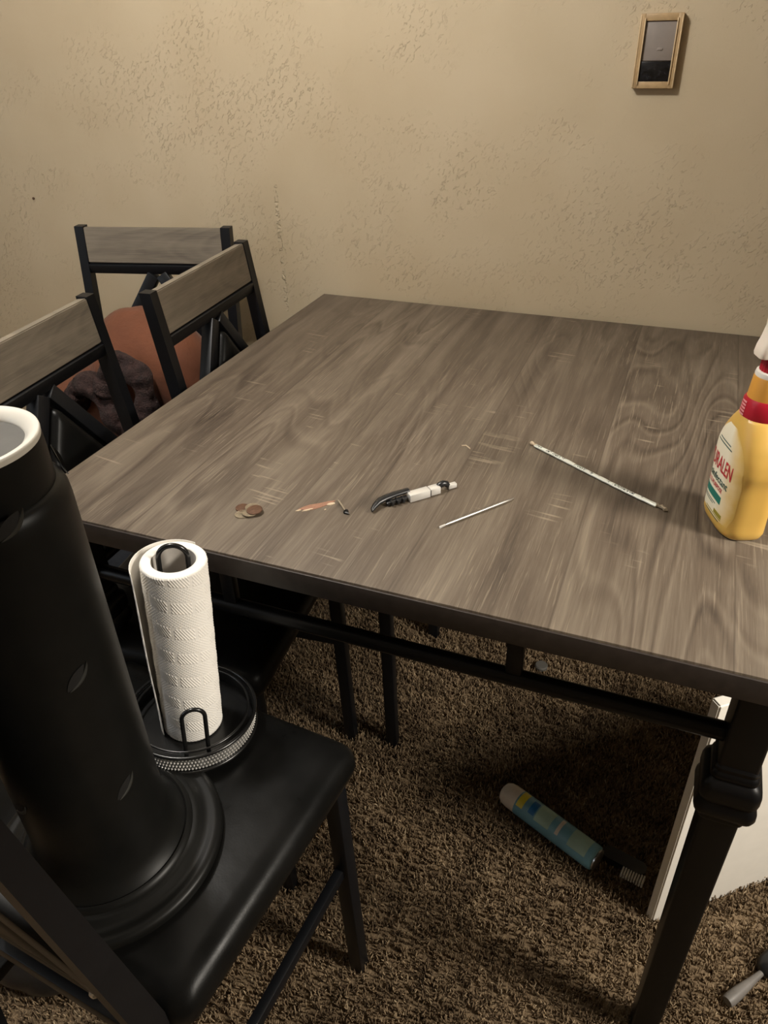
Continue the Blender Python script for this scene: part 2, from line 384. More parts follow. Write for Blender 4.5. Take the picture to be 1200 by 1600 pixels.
# ------------------------------------------------------------ chairs
ST, BT = .64, 1.095
def make_chair():
    t = thing('counter_chair', '', 'chair')
    # seat: padded loft with a soft crown
    rings = []
    for hx, hy, z in ((.204, .182, -.066), (.216, .194, -.062), (.223, .199, -.052), (.226, .201, -.039), (.225, .200, -.026), (.220, .195, -.015), (.209, .184, -.0070), (.192, .168, -.003), (.15, .13, .0), (.10, .09, .002), (.05, .05, .0025), (.012, .012, .0025)):
        rings.append([(x*(1+.01*(y/.21)), y+.0225, ST+z) for x, y, z in rrect(hx, hy, min(.026, hx*.9), 8, z)])
    MB().loft(rings).build('seat', M['leather'], t, smooth=80)
    f = MB()
    for s in (-1, 1):
        f.box((s*.18, .0, .564), (.025, .37, .022), .002); f.box((0, s*.185, .564), (.36, .025, .022), .002)
    f.build('seat_frame', M['metal'], t)
    for s in (-1, 1):
        MB().bar((s*.194, .192, .576), (s*.203, .205, 0), .027, .027).build('leg', M['metal'], t)
        # rear upright: leg and back post in one bent bar
        path = [(-.235, 0), (-.198, .44), (-.193, .56), (-.194, .63), (-.254, BT)]
        MB().loft([[(s*.190+a_*.0115, y+b_*(.012 if z > .7 else .016), z) for a_, b_ in ((1, 1), (-1, 1), (-1, -1), (1, -1))] for y, z in path]).build('back_post', M['metal'], t, smooth=20)
    yb = lambda z: -.194-.060*(z-.63)/(BT-.63)
    pb = MB()
    b = bmesh.new(); bmesh.ops.create_cube(b, size=1, matrix=Matrix.Diagonal((.358, .021, .084, 1)))
    bmesh.ops.bevel(b, geom=b.edges[:], offset=.002, segments=2, affect='EDGES'); b.verts.index_update()
    pb.bm(b)
    pn = pb.build('top_panel', M['panelwood'], t); pn.location = (0, yb(1.050), 1.050); pn.rotation_euler = (math.atan2(.060, BT-.63), 0, 0)
    pn['label'] = 'grey oak veneered top panel'
    MB().bar((-.18, yb(.996), .996), (.18, yb(.996), .996), .024, .022, ref=(0, .16, 1)).build('back_rail', M['metal'], t)
    MB().bar((-.18, yb(.715), .715), (.18, yb(.715), .715), .022, .022, ref=(0, .16, 1)).build('back_rail', M['metal'], t)
    for s in (-1, 1):
        MB().bar((s*.010, yb(.982), .982), (s*.180, yb(.730), .730), .030, .026, ref=(1, 0, .5)).build('brace', M['metal'], t)
    # padded triangle inside the inverted V
    def tri(k, off):
        pts = [(0, .962), (-.155, .724), (.155, .724)]; cx_, cz_ = 0, .80; out = []
        P = [((x-cx_)*k+cx_, (z-cz_)*k+cz_) for x, z in pts]
        for i in range(3):
            a, b_, c = P[i-1], P[i], P[(i+1) % 3]
            for q in (0, .33, .66, 1):
                w0 = .06*(1-q)**2; w1 = .06*q**2
                out.append((b_[0]+(a[0]-b_[0])*w0+(c[0]-b_[0])*w1, b_[1]+(a[1]-b_[1])*w0+(c[1]-b_[1])*w1))
        return [(x, yb(z)+off, z) for x, z in out]
    MB().loft([tri(.98, -.012), tri(1, -.008), tri(1, .008), tri(.985, .016), tri(.93, .022), tri(.8, .026), tri(.4, .029), tri(.05, .030)]).build('back_cushion', M['leather'], t, smooth=60)
    MB().bar((-.192, .203, .215), (.192, .203, .215), .020, .020).build('stretcher', M['metal'], t)
    MB().bar((-.190, -.212, .30), (.190, -.212, .30), .020, .020).build('stretcher', M['metal'], t)
    for s in (-1, 1): MB().bar((s*.194, .195, .335), (s*.194, -.206, .335), .016, .024, ref=(1, 0, 0)).build('stretcher', M['metal'], t)
    for s in (-1, 1):
        r = MB(); r.lathe([(.005, 0), (.005, .002), (.003, .004)], 10)
        q = r.build('rivet', M['silver'], t); q.location = (s*.165, yb(.715)-.0115, .715); q.rotation_euler = (PI/2, 0, 0)
    return t
c0 = make_chair()
CH = [((.308, -.223), -4.6, 'black counter chair nearest the camera, seat carrying the black tower and paper towels'),
      ((.108, .241), -84.8, 'black counter chair at left table side, partly behind the black tower'),
      ((.182, .664), -86.2, 'black counter chair at left table side, the one closer to the wall'),
      ((-.321, .659), -167.5, 'black counter chair backed against the wall, brown coat heaped on its seat')]
for i, ((x, y), a_, lb) in enumerate(CH):
    c = c0 if i == 0 else copy_tree(c0)
    c.location = (x, y, 0); c.rotation_euler = (0, 0, math.radians(a_)); tag(c, lb, 'chair', 'counter chairs around the table')

# ------------------------------------------------------------ black tower heater
HX, HY, HZ = .320, -.281, .6435
ht = thing('tower_heater', 'tall black tower heater with white top rim, standing on the nearest chair', 'heater', (HX, HY, HZ))
MB().lathe([(.136, 0), (.141, .003), (.141, .010), (.138, .014), (.130, .016), (.126, .0145), (.118, .0165), (.113, .020), (.108, .0215), (.05, .022)], 96).build('base', M['heater'], ht, smooth=50)
MB().lathe([(.106, .020), (.104, .026), (.099, .028), (.0965, .026), (.094, .029), (.088, .036), (.0835, .046), (.080, .060), (.0785, .075), (.078, .10), (.0775, .30), (.077, .505), (.0762, .516), (.0735, .524), (.069, .528)], 96).build('body', M['heater'], ht, smooth=60)
MB().lathe([(.0675, .524), (.0672, .532), (.0672, .558), (.0668, .570), (.0660, .576)], 72, cap=False).build('top_collar', M['heater'], ht, smooth=60)
MB().lathe([(.0663, .571), (.0668, .5765), (.0663, .5790), (.0650, .5795), (.0605, .5785), (.0530, .572), (.0525, .569)], 72, cap=False).build('top_rim', M['white'], ht, smooth=60)['label'] = 'white top rim'
MB().lathe([(.053, .5685), (.053, .5700), (.02, .571), (.005, .571)], 60).build('top_grille', M['greydisc'], ht)
def notch(ang, z, tilt):
    """scooped hand-hold vent: dark lens with a raised lower lip"""
    R_ = .0776
    def P(u, w, off): return ((R_+off)*math.cos(ang+u/R_), (R_+off)*math.sin(ang+u/R_), z+w)
    def rot(u, w): return (u*math.cos(tilt)-w*math.sin(tilt), u*math.sin(tilt)+w*math.cos(tilt))
    n = 14; q = [-1+2*i/n for i in range(n+1)]
    lipr = []
    for f_, off in ((-.0080, .0002), (-.0070, .0016), (-.0048, .0016), (-.0036, .0004)):
        lipr.append([P(*rot(.0165*u+.002, f_*(1-u*u)-.001), off) for u in q])
    nb = MB().loft(lipr, closed=False, cap=False).build('vent', M['hlip'], ht, smooth=80)
    n = 24; rings = [[P(*rot(.0150*k*math.cos(2*PI*i/n), .0010+.0058*k*math.sin(2*PI*i/n)*(1-.5*math.cos(2*PI*i/n)**2)), .0006) for i in range(n)] for k in (1, .5, .05)]
    MB().loft(rings).build('vent_opening', M['hdark'], nb)
a0 = math.atan2(-.669-HY, .872-HX)
for (az, z) in ((.179, 1.170), (.301, .987), (.423, .810)): 
    for k in range(4): notch(a0+az+k*PI/2+.0, z-HZ, .75)

# ------------------------------------------------------------ paper towel on its stand
px, py = .318, -.088
pth = thing('paper_towel_stand', 'black wire paper towel stand with silver mesh band, on the chair beside the tower', 'paper towel holder', (px, py, .654))
pth.rotation_mode = 'AXIS_ANGLE'; pth.rotation_axis_angle = (math.radians(4.5), -.68, .73, 0)
MB().lathe([(.086, .004), (.088, .005), (.088, .007), (.02, .0075)], 64).build('tray', M['wire'], pth)
circ = lambda r, z, n=64: [(r*math.cos(2*PI*k/n), r*math.sin(2*PI*k/n), z) for k in range(n)]
MB().tube(circ(.0895, .0035), .0028, 8, True).build('lower_ring', M['wire'], pth, smooth=80)
MB().tube(circ(.0895, .0325), .0028, 8, True).build('upper_ring', M['wire'], pth, smooth=80)
MB().tube(circ(.0800, .034), .0018, 8, True).build('inner_ring', M['wire'], pth, smooth=80)
MB().lathe([(.0868, .006), (.0868, .031), (.0862, .031), (.0862, .006)], 64, cap=False).build('inner_wall', M['wire'], pth)
bd = MB().lathe([(.0878, .006), (.0882, .018), (.0878, .030)], 64, cap=False).build('band', M['silver'], pth); bd['label'] = 'silver mesh band'
mesh = MB(); nst = 120   # woven diamonds of the mesh band
for row in range(4):
    for k in range(nst):
        th = 2*PI*(k+.5*(row % 2))/nst; z = .0095+row*.006; c_, s_ = math.cos(th), math.sin(th)
        mesh.add([(.0886*c_-d*s_, .0886*s_+d*c_, z+e) for d, e in ((-.0017, 0), (0, -.0024), (.0017, 0), (0, .0024))]+[(.0903*c_, .0903*s_, z)], [(0, 1, 4), (1, 2, 4), (2, 3, 4), (3, 0, 4)])
mo = mesh.build('mesh_studs', M['bright'], bd, smooth=0); mo['kind'] = 'stuff'
def uwire(cx, cyy, ang, w, z0, z1, r):
    d = (math.cos(ang), math.sin(ang)); pts = []
    for s in (-1, 1):
        seg = [(cx+d[0]*s*w, cyy+d[1]*s*w, z0+(z1-w-z0)*q/8) for q in range(9)]
        if s == 1: seg = seg[::-1]
        pts += seg
        if s == -1: pts += [(cx-d[0]*w*math.cos(PI*q/14), cyy-d[1]*w*math.cos(PI*q/14), z1-w+w*math.sin(PI*q/14)) for q in range(1, 14)]
    return MB().tube(pts, r, 10)
va = math.atan2(-.669-py, .872-px); perp = va+PI/2
uwire(0, 0, perp-.25, .0180, .007, .318, .0034).build('centre_post', M['wire'], pth, smooth=80)
fx, fy = math.cos(va-.08)*.070, math.sin(va-.08)*.070
uwire(fx, fy, perp-.1, .0150, .006, .1020, .0030).build('tension_arm', M['wire'], pth, smooth=80)
for k in range(4):
    th = va+.55+k*PI/2
    b = bmesh.new(); bmesh.ops.create_uvsphere(b, u_segments=12, v_segments=8, radius=.006); b.verts.index_update()
    MB().bm(b, Matrix.Translation((.080*math.cos(th), .080*math.sin(th), -.001))).build('foot', M['wire'], pth, smooth=80)
# the roll: embossed quilting is displaced geometry
roll_t = thing('paper_towel_roll', 'white quilted paper towel roll with loose outer sheet, on the black wire stand', 'paper towels', (px, py, .654))
roll_t.rotation_mode = 'AXIS_ANGLE'; roll_t.rotation_axis_angle = (math.radians(4.5), -.68, .73, 0)
RR, RH, RZ = .0412, .288, .0085
def emboss(u, z):
    # chevron bars alternating with rows of dots, like pressed quilting
    cell = .021; row = math.floor((z+.25*u)/cell); fz = ((z+.25*u)/cell) % 1
    colm = (u/.030+.5*(row % 2)); fu = colm % 1
    if row % 2 == 0:
        if .1 < fz < .9 and .08 < fu < .92:
            s = (u*1.6+z*.9*(1 if int(math.floor(colm)) % 2 else 1))/.0056
            return .0008*max(0, math.sin(2*PI*s))**.6 if math.sin(2*PI*s) > 0 else 0
        return 0
    return .0006*max(0, math.sin(2*PI*u/.0046)*math.sin(2*PI*z/.0046))
def rollmesh():
    n, m = 400, 400; mb = MB(); rings = []
    for i in range(m+1):
        z = RZ+RH*i/m; e = min(1, min(i, m-i)/3)
        rings.append([((RR+e*emboss(2*PI*k/n*RR, z)-.0012*(1-e))*math.cos(2*PI*k/n), (RR+e*emboss(2*PI*k/n*RR, z)-.0012*(1-e))*math.sin(2*PI*k/n), z) for k in range(n)])
    core = [[(r*math.cos(2*PI*k/n), r*math.sin(2*PI*k/n), z) for k in range(n)] for r, z in ((.038, RZ+RH+.0006), (.033, RZ+RH+.0008), (.0285, RZ+RH+.0004), (.0278, RZ+RH-.001))]
    mb.loft(rings+core, cap=False); return mb
rollmesh().build('roll', M['paper'], roll_t, smooth=80)
MB().lathe([(.0279, RZ+RH-.0015), (.0279, RZ)], 60, cap=False).build('roll_core', M['core'], roll_t, smooth=80)
rings = []; n = 60; a1 = va+1.0
for i in range(91):
    z = RZ+.001+RH*i/90; r = []
    for side in (0, 1):
        pp = []
        for k in range(n+1):
            q = k/n; th = va-4.0+q*2.75; rad = RR+.0014+(.004+.010*i/90)*q**1.6+.0006*math.sin(i*.09+q*4)*q
            rad += -.0006 if side else .0003*math.sin(q*140)*math.sin(i*.8)
            pp.append((rad*math.cos(th), rad*math.sin(th), z))
        r += pp if side == 0 else pp[::-1]
    rings.append(r)
MB().loft(rings).build('loose_sheet', M['paper'], roll_t, smooth=50)

# ------------------------------------------------------------ spray bottle
bt = thing('spray_bottle', 'yellow disinfectant spray bottle with red collar and white trigger, on the table', 'spray bottle', (.990, .300, TH), (0, 0, math.atan2(-.926, .378)))
# local: +x reading direction, front label side is -y
def ab(h):
    hs = [0, .003, .010, .03, .078, .090, .097, .115, .135, .150, .160, .166]
    A = [.043, .0465, .0490, .0478, .0476, .0490, .0512, .0500, .0450, .0380, .0315, .0265]
    B = [.0235, .0265, .0285, .0290, .0292, .0294, .0298, .0296, .0290, .0275, .0258, .0245]
    return float(np.interp(h, hs, A)), float(np.interp(h, hs, B))
EX = lambda h: 3.4 if h < .12 else 3.4-1.4*(h-.12)/.046
def bring(h, n=80):
    A, B = ab(h); e = EX(h); out = []
    for k in range(n):
        t = 2*PI*k/n; c, s = math.cos(t), math.sin(t)
        bb = B*(1.0 if s > 0 else 1.12)
        out.append((A*math.copysign(abs(c)**(2/e), c), bb*math.copysign(abs(s)**(2/e), s), h))
    return out
hs = [0, .0015, .003, .006, .010]+[.015+.006*i for i in range(25)]+[.162, .166]
MB().loft([bring(h) for h in hs]).build('body', M['yellow'], bt, smooth=60)
MB().loft([[(x*1.002, y*1.003, z) for x, y, z in bring(h)] for h in (.0005, .0022, .0035)], cap=False).build('base_seam', M['white'], bt)
def on_front(u, h, off):
    A, B = ab(h); e = EX(h); q = min(.995, abs(u)/A)
    return (u, -(B*1.12*(1-q**e)**(1/e)+off), h)
# label patch
nu, nv = 28, 30; vv = []; ff = []; uv = []
for j in range(nv+1):
    h = .018+(.150-.018)*j/nv
    hw = .0445*(1-max(0, (j/nv-.62)/.38)**2.2*.75)*(1-.10*max(0, .12-j/nv)/.12)
    for i in range(nu+1):
        u = -hw+2*hw*i/nu-.0015; vv.append(on_front(u, h, .0004)); uv.append((i/nu, j/nv))
for j in range(nv):
    for i in range(nu): a_ = j*(nu+1)+i; ff.append((a_, a_+1, a_+nu+2, a_+nu+1))
lab = MB().add(vv, ff).build('label', M['label'], bt, smooth=80)
ul = lab.data.uv_layers.new(name='UVMap')
for lp in lab.data.loops: ul.data[lp.index].uv = uv[lp.vertex_index]
lab['label'] = 'white front label with red lettering'
def text_on(txt, u0, h0, size, mat, name, width=None, slant=0., arch=0., off=.0009):
    cu = bpy.data.curves.new('t', 'FONT'); cu.body = txt; cu.size = size; cu.shear = slant; cu.resolution_u = 3; cu.offset = size*.012
    tmp = bpy.data.objects.new('t', cu); COL.objects.link(tmp)
    bpy.context.view_layer.update()
    me = bpy.data.meshes.new_from_object(tmp.evaluated_get(bpy.context.evaluated_depsgraph_get()))
    bpy.data.objects.remove(tmp); bpy.data.curves.remove(cu)
    b = bmesh.new(); b.from_mesh(me); bpy.data.meshes.remove(me)
    bmesh.ops.triangulate(b, faces=b.faces[:])
    xs = [v.co.x for v in b.verts]; x0, x1 = min(xs), max(xs); k = (width/(x1-x0)) if width else 1
    bmesh.ops.subdivide_edges(b, edges=[e for e in b.edges if e.calc_length() > size*.35], cuts=1); bmesh.ops.triangulate(b, faces=b.faces[:])
    for v in b.verts:
        u = u0+(v.co.x-x0)*k; v.co = on_front(u, h0+v.co.y+arch*u*u, off)
    b.verts.index_update(); m = MB(); m.bm(b)
    return m.build(name, mat, lab, smooth=0)
text_on('PURALEN', -.042, .082, .030, M['lred'], 'lettering', .070, .1)
text_on('Disinfectant', -.042, .066, .0145, M['lgreen'], 'lettering', .066)
text_on('MULTI-PURPOSE', -.041, .056, .0090, M['lred'], 'lettering', .055)
def patch_on(u0, u1, h0, h1, mat, name, off=.0007, par=None):
    n_ = 10; v = []; f = []
    for j in range(3):
        for i in range(n_+1):
            e = 1-.0 ; v.append(on_front(u0+(u1-u0)*i/n_, h0+(h1-h0)*j/2*e, off))
    for j in range(2):
        for i in range(n_): a_ = j*(n_+1)+i; f.append((a_, a_+1, a_+n_+2, a_+n_+1))
    return MB().add(v, f).build(name, mat, par or lab, smooth=60)
patch_on(-.040, .016, .040, .051, M['teal'], 'label_band')
patch_on(-.040, .004, .0345, .0358, M['lgreen'], 'fine_print'); patch_on(-.040, -.002, .0315, .0328, M['lgreen'], 'fine_print')
patch_on(-.030, .014, .119, .1206, M['lgreen'], 'fine_print'); patch_on(-.026, .009, .1235, .1250, M['lgreen'], 'fine_print')
patch_on(-.020, .026, .0200, .0215, M['olive'], 'fine_print'); patch_on(.004, .026, .0225, .0285, M['olive'], 'label_block'); patch_on(-.020, .022, .0165, .0178, M['lgreen'], 'fine_print')
cb = MB().lathe([(.0262, .160), (.0275, .163), (.0262, .186), (.0240, .190)], 48).build('collar_band', M['red'], bt, smooth=50); cb['label'] = 'red collar band with pale print'
for k in range(5):
    v = []; f = []
    z0 = .167+.0042*k
    for i in range(7):
        th = -1.80+.42*i/6
        r_ = .0279-.0005*k*.5
        v += [(r_*math.cos(th), r_*math.sin(th), z0), (r_*math.cos(th), r_*math.sin(th), z0+.0026)]
    for i in range(6): f.append((2*i, 2*i+2, 2*i+3, 2*i+1))
    MB().add(v, f).build('collar_print', M['pink'], cb)
MB().lathe([(.0236, .188), (.0232, .192), (.0215, .216), (.0205, .219)], 48).build('neck', M['orange'], bt, smooth=50)['label'] = 'orange yellow neck'
MB().lathe([(.0205, .217), (.0210, .220), (.0200, .224), (.0175, .225)], 48).build('neck_ring', M['white'], bt, smooth=50)
n = 48
MB().loft([[((r+(.0007 if k % 2 else 0))*math.cos(2*PI*k/n), (r+(.0007 if k % 2 else 0))*math.sin(2*PI*k/n), z) for k in range(n)] for r, z in ((.0165, .223), (.0168, .226), (.0162, .246), (.013, .249))]).build('cap_nut', M['red'], bt, smooth=20)
# trigger head: rear skirt over the label side (-y), nozzle and trigger on the far side (+y)
hd = []
for z, y0, y1, w in ((.2435, -.0265, .017, .0125), (.247, -.0270, .020, .0135), (.256, -.0255, .021, .0138), (.266, -.0225, .022, .0135), (.280, -.0200, .023, .013), (.294, -.0215, .028, .012), (.302, -.0235, .034, .0115), (.313, -.0240, .036, .011), (.319, -.019, .030, .009)):
    hd.append(rrect(w, (y1-y0)/2, .006, 4, z, 0, (y0+y1)/2))
MB().loft(hd).build('trigger_head', M['nozzle'], bt, smooth=50)
nz = MB().loft([rrect(.0085, .0085, .003, 4, 0), rrect(.0085, .0085, .003, 4, .016)]).build('nozzle', M['white'], bt)
nz.location = (0, .035, .308); nz.rotation_euler = (-PI/2, 0, 0)
tp = [(0, .024, .298), (0, .034, .288), (0, .038, .274), (0, .040, .258), (0, .044, .246)]
MB().loft([rrect(.007, .0035, .002, 3, z, 0, y) for _, y, z in tp]).build('trigger', M['nozzle'], bt, smooth=50)

# ------------------------------------------------------------ small things on the table
def coin(x, y, z, r, mat, label, tx=0., ty=0.):
    o = MB().lathe([(r*.97, 0), (r, .0003), (r, .0014), (r*.97, .0017), (r*.90, .0017), (r*.88, .0014), (r*.55, .0014), (r*.45, .0017), (r*.1, .0018)], 32).build('coin', mat, None, smooth=30)
    o.location = (x, y, z); o.rotation_euler = (tx, ty, random.uniform(0, 6)); tag(o, label, 'coin', 'coins piled on the table')
coin(.325, .106, TH, .0105, M['penny'], 'brown copper coin at the left edge of the small coin pile')
coin(.333, .0905, TH, .0105, M['nickel'], 'dull nickel coin at the pile front, lying flat on the table')
coin(.3395, .110, TH+.0016, .0110, M['nickel'], 'pale silvery coin at the back of the coin pile', .03, -.03)
coin(.343, .0950, TH+.0022, .0110, M['nickel'], 'grey coin sandwiched beneath the top brown coin', -.06, .05)
coin(.3485, .1010, TH+.0046, .0115, M['penny'], 'brown copper coin on top at the right of the pile', -.05, .03)
# pinkish brown torn strip with white edges
def flake(name, pts, thick, mat, loc=None, par=None):
    n_ = len(pts); return MB().loft([[(x, y, TH) for x, y in pts], [(x, y, TH+thick) for x, y in pts]]).build(name, mat, par, smooth=0)
sc = thing('torn_strip', 'pinkish brown torn strip with white frayed edges, right of the coins', 'scrap')
ax = Vector((.447, .168)) - Vector((.405, .128)); L_ = ax.length; ax.normalize(); nx = Vector((-ax.y, ax.x))
def along(o, t, s): q = Vector(o) + ax*t + nx*s; return (q.x, q.y)
pts = []
for k in range(26):
    t = 2*PI*k/26; pts.append(along((.426, .148), math.cos(t)*.027*(1+.12*math.sin(5*t)), math.sin(t)*.0062*(1+.25*math.sin(3*t+1))))
flake('strip', pts, .0007, M['flesh'], par=sc)
for (t0, s0, a_, b_) in ((.020, -.004, .006, .0028), (-.016, -.0052, .008, .0016), (-.029, -.001, .004, .0012)):
    flake('frayed_edge', [along((.426, .148), t0+a_*math.cos(2*PI*k/10)*(1+.2*math.sin(3*k)), s0+b_*math.sin(2*PI*k/10)) for k in range(10)], .0010, M['cream'], par=sc)
# small screw
sw = thing('screw', 'small dull metal screw with dark head lying near the torn strip', 'screw')
p0 = Vector((.4495, .170, TH+.0022)); p1 = Vector((.4725, .1455, TH+.0030))
pts = []; rad = []
for k in range(41): pts.append(p0.lerp(p1, k/40)); rad.append((.0012+.0006*(k % 2))*min(1, .3+k/8))
MB().tube(pts, rad, 8).build('shank', M['nickel'], sw)
d = (p1-p0).normalized()
MB().tube([p1, p1+d*.0012, p1+d*.003, p1+d*.0034], [.0018, .0035, .0042, .002], 12).build('head', M['blackrub'], sw)
MB().tube([p1+Vector((.001, -.003, -.001)), p1+Vector((.008, -.004, -.001))], [.0018, .001], 8).build('clip', M['blackrub'], sw)
# black and silver clasp tool
def frame(p, q, z=TH):
    p = Vector((*p, z)); q = Vector((*q, z)); x = (q-p); L = x.length; x.normalize(); y = Vector((0, 0, 1)).cross(x)
    return p, math.atan2(x.y, x.x), L
p_, an, L = frame((.506, .160), (.600, .262))
cl = thing('clamp_tool', 'small tool with curved black handle and square silver jaws, mid table', 'tool', tuple(p_), (0, 0, an))
hp = [(.000, -.004, .004), (.006, .001, .0060), (.016, .0065, .0085), (.028, .0085, .010), (.042, .0085, .0115), (.056, .0080, .0125), (.066, .0078, .013)]
MB().loft([[(x+0*c, y+w*c, max(.0004, z+h*s)) for c, s in [(math.cos(2*PI*k/14), math.sin(2*PI*k/14)) for k in range(14)]] for (x, y, z), w, h in zip(hp, (.0035, .0055, .0062, .006, .0056, .0054, .005), (.0028, .0042, .0045, .0042, .004, .0035, .003))]).build('handle', M['blackrub'], cl, smooth=60)
for k in range(3): MB().box((.034+k*.009, -.0005, .0055), (.0042, .010, .0075), .001).build('grip_rib', M['blackrub'], cl)
MB().bar((.026, .002, .004), (.060, .001, .006), .006, .008, .002, (0, 0, 1)).build('lower_lever', M['blackrub'], cl)
j = MB().box((.078, -.001, .0066), (.034, .0135, .0125), .0012).build('jaw', M['bright'], cl); j['label'] = 'polished silver jaw'
MB().box((.1045, -.0005, .0066), (.0165, .0130, .0115), .0012).build('jaw', M['bright'], cl)['label'] = 'polished silver jaw'
MB().box((.0955, -.0015, .0066), (.004, .010, .009), .0008).build('hinge', M['blackrub'], cl)
MB().tube([(.110, .001, .006), (.114, .001, .0105), (.120, .001, .0125), (.126, .001, .010), (.129, .001, .0055)], [.0042, .0048, .005, .0048, .004], 12).build('arch', M['blackrub'], cl, smooth=60)
MB().box((.1355, .0005, .0045), (.014, .0075, .0072), .001).build('tip', M['bright'], cl)['label'] = 'silver tip'
# thin metal pick
p_, an, L = frame((.613, .151), (.694, .259))
pk = thing('metal_pick', 'thin silver double-ended metal pick lying alone on the table', 'tool', tuple(p_), (0, 0, an))
MB().tube([(0.010, 0, .003), (.016, 0, .0032), (.03, 0, .0032), (L-.02, 0, .0032), (L-.012, 0, .003)], [.0010, .0016, .0018, .0017, .0011], 12).build('shaft', M['silver'], pk)
bl = MB().loft([rrect(.0009, .0012, .0004, 2, 0)]*1+[rrect(.002, .0006, .0004, 2, .007), rrect(.0022, .0006, .0005, 2, .010)]).build('blade', M['bright'], pk)
bl.location = (.0105, 0, .003); bl.rotation_euler = (0, -PI/2-.1, 0)
MB().tube([(L-.0125, 0, .003), (L-.006, .0005, .0022), (L, .002, .0014)], [.0013, .001, .0005], 8).build('point', M['silver'], pk)
# printed strip
p_, an, L = frame((.680, .432), (.900, .300))
sp2 = thing('printed_strip', 'long thin white rolled strip printed with dark lettering, twisted at both ends', 'strip', tuple(p_), (0, 0, an))
rings = []; NN = 60; uvs = []
for i in range(NN+1):
    t = i/NN; x = t*(L-.022)+.010; w = .0040*(1+.06*math.sin(i*1.1)); h = .0024
    yo = .0010*math.sin(t*5)-.004*math.sin(PI*t)*.6
    rings.append([(x, yo+w*math.cos(2*PI*k/16), .0029+h*math.sin(2*PI*k/16)*(1+.1*math.sin(i*.7+k))) for k in range(16)])
    uvs += [(t, k/16) for k in range(16)]
bo = MB().loft(rings).build('tube', M['strip'], sp2, smooth=60)
ul = bo.data.uv_layers.new(name='UVMap')
for lp in bo.data.loops: ul.data[lp.index].uv = uvs[lp.vertex_index]
MB().tube([(.011, 0, .0029), (.006, .0005, .003), (.003, .001, .003), (0, .0015, .0028), (-.003, .0018, .0026)], [.0035, .0016, .003, .0034, .001], 8).build('twisted_end', M['cream'], sp2)
MB().tube([(L-.013, 0, .0029), (L-.009, 0, .003), (L-.006, .001, .0035), (L-.002, 0, .0036), (L+.002, -.0008, .003), (L+.006, -.001, .003)], [.0035, .0018, .0034, .0022, .0034, .0010], 8).build('twisted_end', M['nickel'], sp2)['label'] = 'dull metal end'
# crumbs
def crumb(pts, r, label):
    o = MB().tube([(x, y, TH+r*.8) for x, y in pts], r, 6).build('crumb', M['cream']); tag(o, label, 'crumb', 'pale crumbs on the table')
crumb([(.574, .391), (.580, .394), (.586, .389), (.590, .385)], .0011, 'curved pale shaving behind the black and silver tool')
crumb([(.441, .141), (.4425, .1435)], .0008, 'tiny pale crumb in front of the torn strip')
crumb([(.514, .205), (.519, .209)], .0008, 'tiny pale crumb just behind the black curved handle')
crumb([(.534, .216), (.537, .220)], .0009, 'pale crumb behind the middle of the black handle')
crumb([(.574, .252), (.577, .254)], .0009, 'pale crumb behind the silver jaws')

# ------------------------------------------------------------ wall box
wl = thing('wall_box', 'small cream-framed box high on the wall, grey face above black panel', 'wall plate', (.739, WY, 1.440))
fr = MB(); H2, W2 = .061, .0385
for s in (-1, 1):
    fr.box((s*(W2-.005), -.0075, 0), (.010, .015, 2*H2), .0015); fr.box((0, -.0075, s*(H2-.006)), (2*W2-.018, .0146, .012), .0015)
fr.build('frame', M['plate'], wl)
for s in (-1, 1):
    MB().box((s*(W2-.0095), -.0155, 0), (.0022, .004, 2*H2-.014), .0006).build('bead', M['plateedge'], wl); MB().box((s*(W2-.0015), -.0145, 0), (.0022, .003, 2*H2-.004), .0006).build('bead', M['plateedge'], wl)
MB().box((0, -.0035, 0), (2*W2-.014, .007, 2*H2-.016), .001).build('back_panel', M['plate'], wl)
MB().box((0, -.0085, .0165), (2*W2-.021, .007, .063), .001).build('grey_face', M['greyface'], wl)
MB().box((0, -.0100, -.0330), (2*W2-.021, .008, .034), .001).build('black_panel', M['blackface'], wl)
MB().box((.004, -.0125, .0045), (.010, .002, .005), .0008).build('catch', M['greyface'], wl)
o = MB().lathe([(.0008, -.006), (.0035, -.001), (.0035, .0015), (.002, .003)], 12).build('nail', M['penny']); o.location = (-.909, WY-.002, 1.102); o.rotation_euler = (PI/2, 0, 0)
tag(o, 'small brown nail head in the wall at far left', 'nail')

# ------------------------------------------------------------ white board leaning by the right leg
bx_, by_ = 1.036, .243; ang = math.atan2(.634, .774)
w = thing('white_board', 'white painted board standing on edge on the carpet behind the right table leg', 'board', (bx_, by_, 0), (0, 0, ang))
b = bmesh.new(); bmesh.ops.create_cube(b, size=1, matrix=Matrix.Translation((.30, .010, .3105)) @ Matrix.Diagonal((.60, .020, .621, 1)))
bmesh.ops.bevel(b, geom=b.edges[:], offset=.0025, segments=2, affect='EDGES'); b.verts.index_update()
MB().bm(b).build('panel', M['board'], w)
MB().box((.30, .0225, .05), (.58, .005, .04), .001).build('back_batten', M['board'], w)

